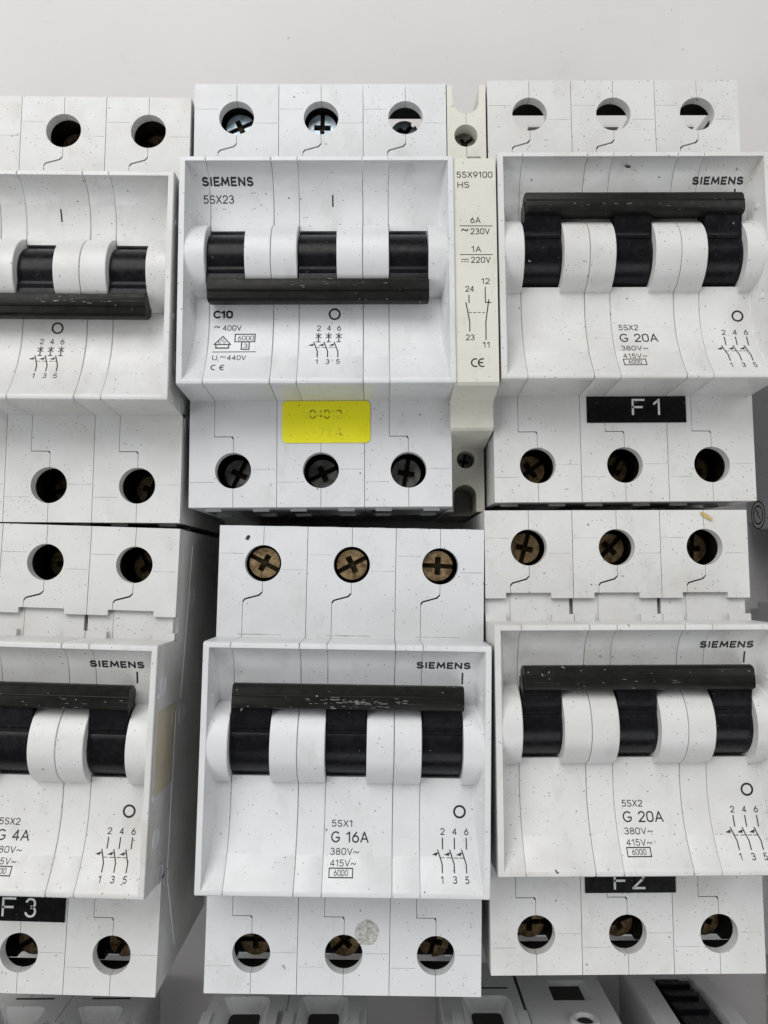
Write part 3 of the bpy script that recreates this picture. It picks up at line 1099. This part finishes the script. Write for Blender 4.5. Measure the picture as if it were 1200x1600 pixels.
mb = MB()
mb.prism([rrect(-7.8, 10.1, -31.9, -23.25, 0.95)], HT + 0.02, HT + 0.22)
ys = link('name_sticker', mb.mesh('name_sticker', ['yellow']), UM)
ys['label'] = 'bright yellow paper sticker with faint worn print'
m = MB()
zy = lambda y: HT + 0.22
text(m, '=04012', -3.6, -27.0, 8.0, 1.95, zy, lift=0.012, wd=0.3)
text(m, '-71.4', -1.9, -30.7, 6.4, 1.95, zy, lift=0.012, wd=0.3)
link('sticker_lettering', m.mesh('sticker_lettering', ['yellowink'], weld=False), ys)

# round smudge of old glue on the lower middle breaker
mb = MB()
pts = []
for i in range(80):
    a = 2 * math.pi * i / 80
    r = 2.35 * (1 + 0.05 * math.sin(2 * a + 1) + 0.03 * math.sin(5 * a) + rnd.uniform(-0.05, 0.05))
    pts.append((4.45 + r * 0.95 * math.cos(a), -33.4 + r * 1.05 * math.sin(a)))
mb.prism([pts], HT + 0.004, HT + 0.02)
link('glue_smudge', mb.mesh('glue_smudge', ['residue']), LM)

# ------------------------------------------------------------------ auxiliary contact block
AX = thing('auxiliary_contact', 'narrow cream contact block between the two upper breakers, with a forked top',
           'contact block', (18.8, 58.9, 0), 0.3)
W2 = 4.2


def aux_housing():
    mb = MB()
    ty, by = 45.0, -45.0
    # forked top shoulder with a terminal hole
    hx, hy, hr = -0.05, 33.7, 2.45
    out = [(-W2, 22.4), (W2, 22.4), (W2, ty), (W2 - 1.35, ty), (W2 - 1.45, 41.5)]
    out += arc(0.05, 41.3, 2.75, -5, -175, 16)
    out += [(-W2 + 1.45, 41.5), (-W2 + 1.3, ty), (-W2, ty)]
    mb.prism([out, list(reversed(circle(hx, hy, hr, 36)))], 30, HT)
    mb.prism([circle(hx, hy, hr + 0.02, 36)], 29, 38)
    mb.box(-W2, W2, -24.5, 33, 6, 30)
    mb.box(-W2 + 0.5, W2 - 0.5, 33, 38.5, 0, 30)
    # raised face and lower steps (profile y, z)
    prof = [(22.7, 30), (22.7, 57.6), (22.2, 58.0), (-22.0, 58.0), (-22.6, 57.5), (-24.0, 50.6), (-24.4, 50.0), (-29.2, 49.6), (-29.7, 49.0), (-31.3, 36.5), (-31.3, 30)]
    mb.prism([prof], -W2 - 0.1, W2 + 0.1, 0, 'x')
    mb.box(-W2, W2, -31.3, -24.5, 0, 30)
    mb.box(-W2, W2, 24, 33, 0, 6)
    # lower terminal shelf: two holes, the outer one open to the end
    h1 = circle(0.2, -33.6, 1.95, 30)
    h2 = arc(-0.1, -41.2, 2.5, 180, 0, 18)
    out = [(-W2, by), (-2.6, by)] + [(p[0], p[1]) for p in arc(-0.1, -41.6, 2.5, 180, 0, 18)] + [(2.4, by), (W2, by), (W2, -31.3), (-W2, -31.3)]
    mb.prism([out, list(reversed(h1))], 24, 36)
    mb.box(-W2, W2, by, -31.3, 0, 24)
    return mb.mesh('housing', ['cream'], 30)


link('housing', aux_housing(), AX, bevel=0.15)
mb = MB()
mb.box(-0.05, 0.08, 36.2, 38.5, HT, HT + 0.012)
mb.box(-0.02, 0.12, 29.0, 31.2, HT, HT + 0.012)
mb.box(0.1, 2.9, 28.7, 29.1, HT, HT + 0.012)
mb.box(2.75, 2.95, 23.0, 29.0, HT, HT + 0.012)
link('seam', mb.mesh('seam', ['grime']), AX)
so = link('terminal_screw', cached(('screw', 'dull'), lambda: screw_mesh('dull')), AX, (-0.05, 33.6, HT - 3.2), 35)
so.scale = (0.78, 0.78, 0.35)
so = link('terminal_screw', cached(('screw', 'dull'), lambda: screw_mesh('dull')), AX, (0.2, -33.6, 36 - 4.0), 80)
so.scale = (0.6, 0.6, 0.6)
m = MB()
zf = lambda y: 58.0


def A_(x, y):        # world position on the raised face to the block's own frame
    dx, dy = x - 18.8, y - 58.9
    return dx + 0.0052 * dy, dy - 0.0052 * dx


text(m, '5SX9100', *A_(15.35, 77.4), 7.0, 1.25, zf)
text(m, 'HS', *A_(15.5, 75.35), 2.3, 1.25, zf)
link('type_text', m.mesh('type_text', ['ink'], weld=False), AX)
m = MB()
text(m, '6A', *A_(17.95, 68.25), 2.0, 1.2, zf)
stroke(m, [A_(15.9, 67.7), A_(22.2, 67.7)], 0.14, zf)
text(m, '~', *A_(16.15, 66.15), 1.4, 1.7, zf)
text(m, '230V', *A_(17.95, 66.0), 3.75, 1.2, zf)
link('rating_text', m.mesh('rating_text', ['ink'], weld=False), AX)
m = MB()
text(m, '1A', *A_(18.1, 62.45), 1.9, 1.2, zf)
stroke(m, [A_(15.9, 61.95), A_(22.2, 61.95)], 0.14, zf)
stroke(m, [A_(16.15, 61.0), A_(17.55, 61.0)], 0.14, zf)
for k in range(3):
    stroke(m, [A_(16.15 + k * 0.55, 60.55), A_(16.45 + k * 0.55, 60.55)], 0.13, zf)
text(m, '220V', *A_(18.0, 60.3), 3.8, 1.2, zf)
link('rating_text', m.mesh('rating_text', ['ink'], weld=False), AX)
m = MB()
text(m, '12', *A_(19.95, 56.1), 1.65, 1.15, zf)
text(m, '24', *A_(16.85, 54.55), 1.7, 1.15, zf)
stroke(m, [A_(17.55, 53.9), A_(17.55, 52.4)], 0.19, zf)
stroke(m, [A_(20.7, 55.5), A_(20.7, 52.45), A_(21.8, 52.45)], 0.18, zf)
stroke(m, [A_(21.35, 53.0), A_(20.75, 48.6), A_(20.75, 45.2)], 0.2, zf)
stroke(m, [A_(16.95, 52.4), A_(17.65, 48.7), A_(17.65, 46.8)], 0.2, zf)
for k in range(4):
    stroke(m, [A_(17.55 + k * 0.85, 50.45), A_(18.05 + k * 0.85, 50.45)], 0.12, zf)
text(m, '23', *A_(16.9, 45.0), 1.65, 1.15, zf)
text(m, '11', *A_(20.1, 43.55), 1.4, 1.15, zf)
link('circuit_symbol', m.mesh('circuit_symbol', ['ink'], weld=False), AX)
m = MB()
cx, cy = A_(17.8, 39.75)
ce_mark(m, cx, cy, 2.95, 1.75, zf, 0.26)
link('conformity_mark', m.mesh('conformity_mark', ['ink'], weld=False), AX)

# ------------------------------------------------------------------ neighbours standing at the right edge
G2 = 'white breakers lying at the right edge, only their dark sides in view'
RX = 97.0 + 26.7
for lab, yy in (('shaded breaker side with a ringed emblem, right of the F 1 breaker', 57.0),
                ('shaded breaker side right of the notched F 2 breaker', -51.5),
                ('shaded breaker side in the bottom right corner', -147.5)):
    r_ = breaker(lab, RX, yy, 0.0, mat='white', group=G2)
    m = MB()
    X = -26.7 + 0.03
    tx = MB()
    text(tx, 'SIEMENS', 0, 0, 10.2, 1.6, lambda y: 0.0, wd=0.4, lift=0.0)
    if yy > -100:
        y0, z0 = (-10.0, 4.9) if yy > 0 else (-29.5, 8.0)
        m.add([(X, y0 - a, z0 + b) for a, b, _ in tx.v], tx.f)
        link('brand_lettering', m.mesh('brand_lettering', ['ink'], weld=False), r_)
    if yy > 0:
        m = MB()
        rg = MB()
        oring(rg, 0, 0, 3.5, 0.4, lambda y: 0.0, lift=0)
        oring(rg, 0, 0, 2.3, 0.45, lambda y: 0.0, lift=0)
        stroke(rg, [(-0.9, -0.9), (0.4, 0.2), (-0.1, 0.5), (0.9, 1.2)], 0.4, lambda y: 0.0, lift=0)
        m.add([(X, -41.5 + b, 7.2 - a) for a, b, _ in rg.v], rg.f)
        link('emblem', m.mesh('emblem', ['ink'], weld=False), r_)

# ------------------------------------------------------------------ next row, seen end-on below the bottom breakers
def end_device(label, x0, x1, poles, kind, y=-97.0, shift=-0.8, mat='grey', group=None, cat='circuit breaker'):
    wdt = (x1 - x0)
    root = thing('circuit_breaker' if cat == 'circuit breaker' else 'rail_device', label, cat, ((x0 + x1) / 2, y - 45.0, 0), 0, group)
    pw = wdt / poles
    for p in range(poles):
        a = -wdt / 2 + p * pw
        mb = MB()
        g = 0.08
        F = 45.0                      # end face in local y
        # body behind the end wall, stepped like its neighbours
        mb.box(a + g, a + pw - g, -45, F - 6, 0, HT)
        mb.box(a + g, a + pw - g, -22.5, 22.5, HT, 57.5)
        c = a + pw / 2
        outer = [(a + g, 0), (a + pw - g, 0), (a + pw - g, HT), (a + g, HT)]
        dp = 3.2
        if kind == 'well':
            c += shift
            h = [(c - 5.6, HT - 4), (c + 5.6, HT - 4), (c + 5.6, 17.0), (c + 5.1, 15.6), (c + 3.9, 15.0), (c - 3.9, 15.0), (c - 5.1, 15.6), (c - 5.6, 17.0)]
            hin = [(c - 3.5, HT - 5), (c + 3.5, HT - 5), (c + 3.5, 18.0), (c + 3.3, 16.8), (c + 2.8, 16.3), (c - 2.8, 16.3), (c - 3.3, 16.8), (c - 3.5, 18.0)]
        elif kind == 'window':
            c += 1.7
            dp = 1.2
            h = [(c - 4.6, 17.2), (c + 4.6, 17.2), (c + 4.6, 8.6), (c - 4.6, 8.6)]
            hin = [(c - 4.4, 16.9), (c + 3.2, 16.9), (c + 3.2, 8.8), (c - 4.4, 8.8)]
        else:
            h = [(c - 5.0, HT - 4), (c + 6.4, HT - 4), (c + 6.4, 16.0), (c + 5.0, 7.0), (c - 4.2, 7.0)]
            hin = [(c - 4.6, HT - 5), (c + 5.0, HT - 5), (c + 4.8, 16.0), (c + 4.2, 7.6), (c - 3.9, 7.6)]
        mb.prism([outer, list(reversed(h))], F - 6, F, 0, 'y', caps=(False, True))
        mb.loft([[(p_[0], F, p_[1]) for p_ in h], [(p_[0], F - dp, p_[1]) for p_ in hin]], 0, cap=False)
        n = len(hin)
        mb.add([(p_[0], F - dp, p_[1]) for p_ in hin], [tuple(range(n))], 1)
        if kind == 'well':
            mb.box(c - 3.2, c + 5.8, F - 0.3, F + 0.02, 11.4, 12.1, 1)
            for s in (-1, 1):      # small moulded ledges beside the well
                mb.box(c + s * 7.2 - 1.2, c + s * 7.2 + 1.0, F, F + 1.0, 23.0, 32)
        me = mb.mesh('pole_housing', [mat, 'inside'], 30)
        ho = link('pole_housing', me, root)
        if kind == 'well':
            sm = MB()
            sm.box(c - 0.09, c + 0.09, F + 0.004, F + 0.02, 1, 11.3)
            sm.box(c - 0.09, c + 0.09, F - dp * 0.5, F + 0.004, 14.9, 15.06)
            link('seam', sm.mesh('seam', ['grime']), ho)
    return root


G3 = 'pale breakers of the next row, seen end on below the bottom breakers'
end_device('pale three pole breaker end with cable wells below the G 4A breaker', -107.5, -54.1, 3, 'well', y=-99.0, group=G3)
end_device('pale two pole breaker end with two black wells below the G 16A breaker', -38.3, -2.4, 2, 'well', group=G3)
end_device('pale single pole breaker end with one black well', 14.5, 33.0, 1, 'well', shift=1.2, group=G3)
wd = end_device('pale narrow breaker end with a dark window and a pale screw rim', 33.6, 53.2, 1, 'window', group=G3)
mb = MB()
n = 28
rings = []
for r, h in ((3.2, -0.1), (3.2, 0.5), (2.8, 0.9), (2.2, 0.9), (1.8, 0.3), (1.75, -0.05)):
    rings.append([(1.9 + r * math.cos(2 * math.pi * i / n), 45 + h, 26.0 + r * math.sin(2 * math.pi * i / n)) for i in range(n)])
mb.loft(rings, cap=False)
mb.prism([[(1.9 + 1.9 * math.cos(2 * math.pi * i / n), 26.0 + 1.9 * math.sin(2 * math.pi * i / n)) for i in range(n)]], 45.0, 45.12, 1, 'y')
link('screw_rim', mb.mesh('screw_rim', ['grey', 'inside']), wd)
kd = end_device('pale narrow breaker end with a stepped black catch', 60.6, 80.5, 1, 'catch', group=G3)
mb = MB()
st = [(-3.3, 7.9), (2.3, 7.9), (2.3, 9.4), (3.9, 9.4), (3.9, 13.5), (4.5, 13.5), (4.5, 40), (-3.4, 40)]
mb.prism([st], 41.9, 44.8, 0, 'y')
for zz in (10.0, 15.0, 20.5, 27.5):
    mb.box(-3.1, 3.6, 44.8, 45.5, zz, zz + 1.5)
link('black_catch', mb.mesh('black_catch', ['black']), kd)

# ------------------------------------------------------------------ loose bits of dirt
def crumb(name, label, x, y, z, size, mat, seed, cat, flat=0.35, stretch=1.6, rz=0):
    rr = random.Random(seed)
    bm = bmesh.new()
    bmesh.ops.create_icosphere(bm, subdivisions=2, radius=1.0)
    for v in bm.verts:
        k = 1 + rr.uniform(-0.25, 0.25)
        v.co = Vector((v.co.x * size * stretch * k, v.co.y * size * k, (v.co.z + 0.8) * size * flat)) * S
    me = bpy.data.meshes.new(name)
    bm.to_mesh(me)
    bm.free()
    me.materials.append(MAT[mat])
    o_ = link(name, me, None, (x, y, z), rz)
    o_['label'] = label
    o_['category'] = cat
    return o_


crumb('straw_fibre', 'pale yellow straw fibre lying on the notched F 2 breaker near its top edge', 66.6, 12.0, HT, 0.42, 'straw', 3, 'straw', 0.5, 3.0, -35)
crumb('dirt_crumb', 'black crumb on the white shoulder of the breaker with brass screws', -26.1, 7.7, HT, 0.32, 'crumb', 5, 'crumb', 0.4, 1.7, 50)
crumb('dirt_crumb', 'black crumb on the upper front edge of the F 1 breaker', 49.1, 80.2, 57.2, 0.34, 'crumb', 8, 'crumb', 0.5, 1.7, -5)


# ------------------------------------------------------------------ rubbed pale patches worn into the handle bars
def rub(root, cx, half, n, seed, cy, z):
    rr = random.Random(seed)
    m_ = MB()
    for _ in range(n):
        x = cx + rr.gauss(0, half)
        y = cy + rr.gauss(0, 0.5)
        ln, wd_ = rr.uniform(0.15, 1.3), rr.uniform(0.04, 0.13)
        if abs(y - cy) > 1.15:
            continue
        m_.prism([[(x - ln / 2, y), (x - ln / 5, y + wd_ / 2), (x + ln / 4, y + wd_ * 0.4), (x + ln / 2, y - wd_ * 0.2), (x, y - wd_ / 2)]], z - 0.2, z + rr.uniform(0.0, 0.012))
    o_ = link('worn_patch', m_.mesh('worn_patch', ['worn'], weld=False), root)


rub(LM, 0.5, 4.2, 90, 4, BAR_ON - 0.9, 55.9 + 2.18)
rub(UL, 8.0, 6.0, 26, 6, BAR_OFF + 0.9, 55.9 + 2.18)
rub(LR, 0.0, 7.0, 12, 9, BAR_ON - 0.9, 55.9 + 2.18)
rub(UR, 4.0, 9.0, 9, 12, BAR_ON - 0.9, 55.9 + 2.18)
rub(UM, 1.0, 6.0, 12, 15, BAR_OFF + 0.9, 55.9 + 2.18)
rub(LL, 8.0, 6.0, 12, 17, BAR_ON - 0.9, 55.9 + 2.18)
